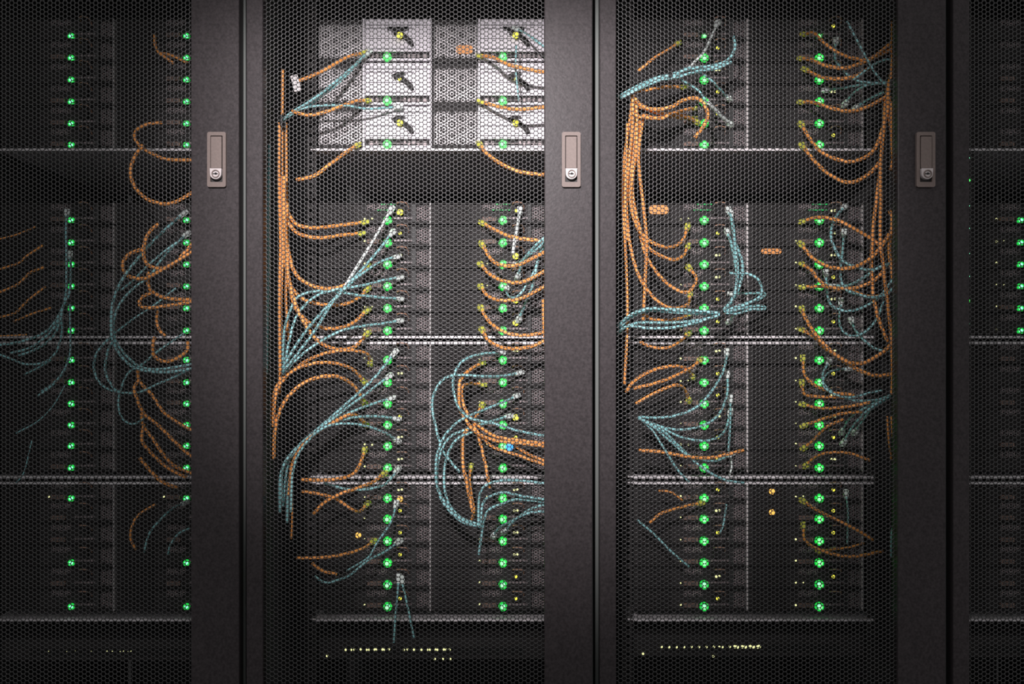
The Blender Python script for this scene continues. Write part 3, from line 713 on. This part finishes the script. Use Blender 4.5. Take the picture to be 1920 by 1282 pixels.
NUM = ['topmost', 'second from top', 'third from top', 'fourth from top', 'fifth from top', 'sixth from top', 'seventh from top',
       'eighth from top', 'ninth from top', 'tenth from top', 'eleventh from top', 'twelfth from top', 'thirteenth from top']
def shape_word(pts):
    xs = [q[0] for q in pts]; ys = [q[1] for q in pts]; w = max(xs)-min(xs); h = max(ys)-min(ys)
    L = sum(math.dist(pts[k], pts[k+1]) for k in range(len(pts)-1)); ch = math.dist(pts[0], pts[-1])
    if L > 1.6*ch: return 'looping'
    if h > 3*w: return 'near-vertical'
    mx = sum((pts[0][1]+pts[-1][1])/2 for _ in (0,)); mid = sum(ys[1:-1])/max(1, len(ys)-2)
    if mid-mx > 0.13*L: return 'sagging'
    if mx-mid > 0.13*L: return 'arching'
    return 'slanting' if h > 0.25*w else 'level'
SPLIT = {0: 240, 1: 800, 2: 1440}
reg = []
for i in CB:
    for (col, ends, dep, rad, pts) in CB[i]:
        my = sum(q[1] for q in pts)/len(pts); mx = sum(q[0] for q in pts)/len(pts)
        b = 0 if my < 345 else 1 if my < 637 else 2 if my < 899 else 3
        side = 'left' if mx < SPLIT[i] else 'right'
        reg.append([i, b, side, col, shape_word(pts), my, ends, dep, rad, pts])
keys = {}
for k, e in enumerate(reg): keys.setdefault(tuple(e[:5]), []).append((e[5], k))
for kk, lst in keys.items():
    lst.sort()
    i, b, side, col, shp = kk
    for n_, (_, k) in enumerate(lst):
        cw = {'orange': 'orange', 'teal': 'aqua', 'white': 'whitish'}[col]
        rank = (', '+NUM[n_]) if len(lst) > 1 else ''
        reg[k].append('%s %s cable%s, %s half of %s, %s' % (cw, shp, rank, side, BANK[b], RN[i]))
plug_cache = {}
def plug(parent, P0, P1, col, rad):
    """a boot at P0 that the cable leaves towards P1"""
    d = (P1-P0).normalized(); m = {'orange': 'yclip', 'teal': 'white', 'white': 'white'}[col]
    key_ = (m,)
    if key_ not in plug_cache:
        mb = MB(); mb.box(-0.0048, 0.0048, -0.0036, 0.0036, -0.004, 0.007)
        mb.box(-0.0034, 0.0034, -0.003, 0.003, 0.007, 0.014).box(-0.0012, 0.0012, -0.0052, -0.0036, -0.002, 0.008)
        plug_cache[key_] = mb.mesh('plug', M[m])
    o = obj('plug', plug_cache[key_], parent, P0, {'yclip': 'yellow green plug', 'white': 'white plug'}[m])
    o.rotation_mode = 'QUATERNION'; o.rotation_quaternion = d.to_track_quat('Z', 'Y')
    return o
for (i, b, side, col, shp, my, ends, dep, rad, pts, label) in reg:
    n_ = len(pts); P = []
    for k, (x, y) in enumerate(pts):
        d = dep+0.005*math.sin(k*1.9+my)
        if 's' in ends: d = max(d, 0.182-(k*0.035)) if k else 0.182
        if 'e' in ends: d = max(d, 0.182-((n_-1-k)*0.035)) if k < n_-1 else 0.182
        P.append(at(x, y, d))
    org = P[0].copy(); sm = catmull(P)
    me = MB().tube([q-org for q in sm], rad/1000*1.0, 8).mesh('patch_cable', M[col], True)
    o = obj('patch_cable', me, None, org); tag(o, label, 'cable', '%s cables in %s' % ({'orange': 'orange', 'teal': 'aqua', 'white': 'whitish'}[col], RN[i]))
    if 's' in ends: plug(o, P[0]-org, sm[2]-org, col, rad)
    if 'e' in ends: plug(o, P[-1]-org, sm[-3]-org, col, rad)

# black ties where bundles are gathered
def tie(px, py, dep, w, h, label):
    n = 14; pts = []
    c0 = at(px, py, dep)
    for k in range(n+1):
        a = 2*math.pi*k/n; pts.append((0, w*math.cos(a), h*math.sin(a)))
    me = MB().tube(pts, 0.0035, 6, False).mesh('cable_tie', M['tie']); o = obj('cable_tie', me, None, c0); tag(o, label, 'cable tie', 'black cable ties')
    return o
tie(1350, 588, 0.085, 0.014, 0.009, 'black tie round the aqua bundle, second bank, centre right rack')
tie(1255, 146, 0.09, 0.014, 0.010, 'black tie round the aqua bundle, top bank, centre right rack')
tie(1666, 160, 0.10, 0.016, 0.014, 'black tie where aqua cables meet orange run, right side of centre right rack')
tie(530, 228, 0.11, 0.012, 0.010, 'black tie where aqua cables gather, left side of centre left rack')
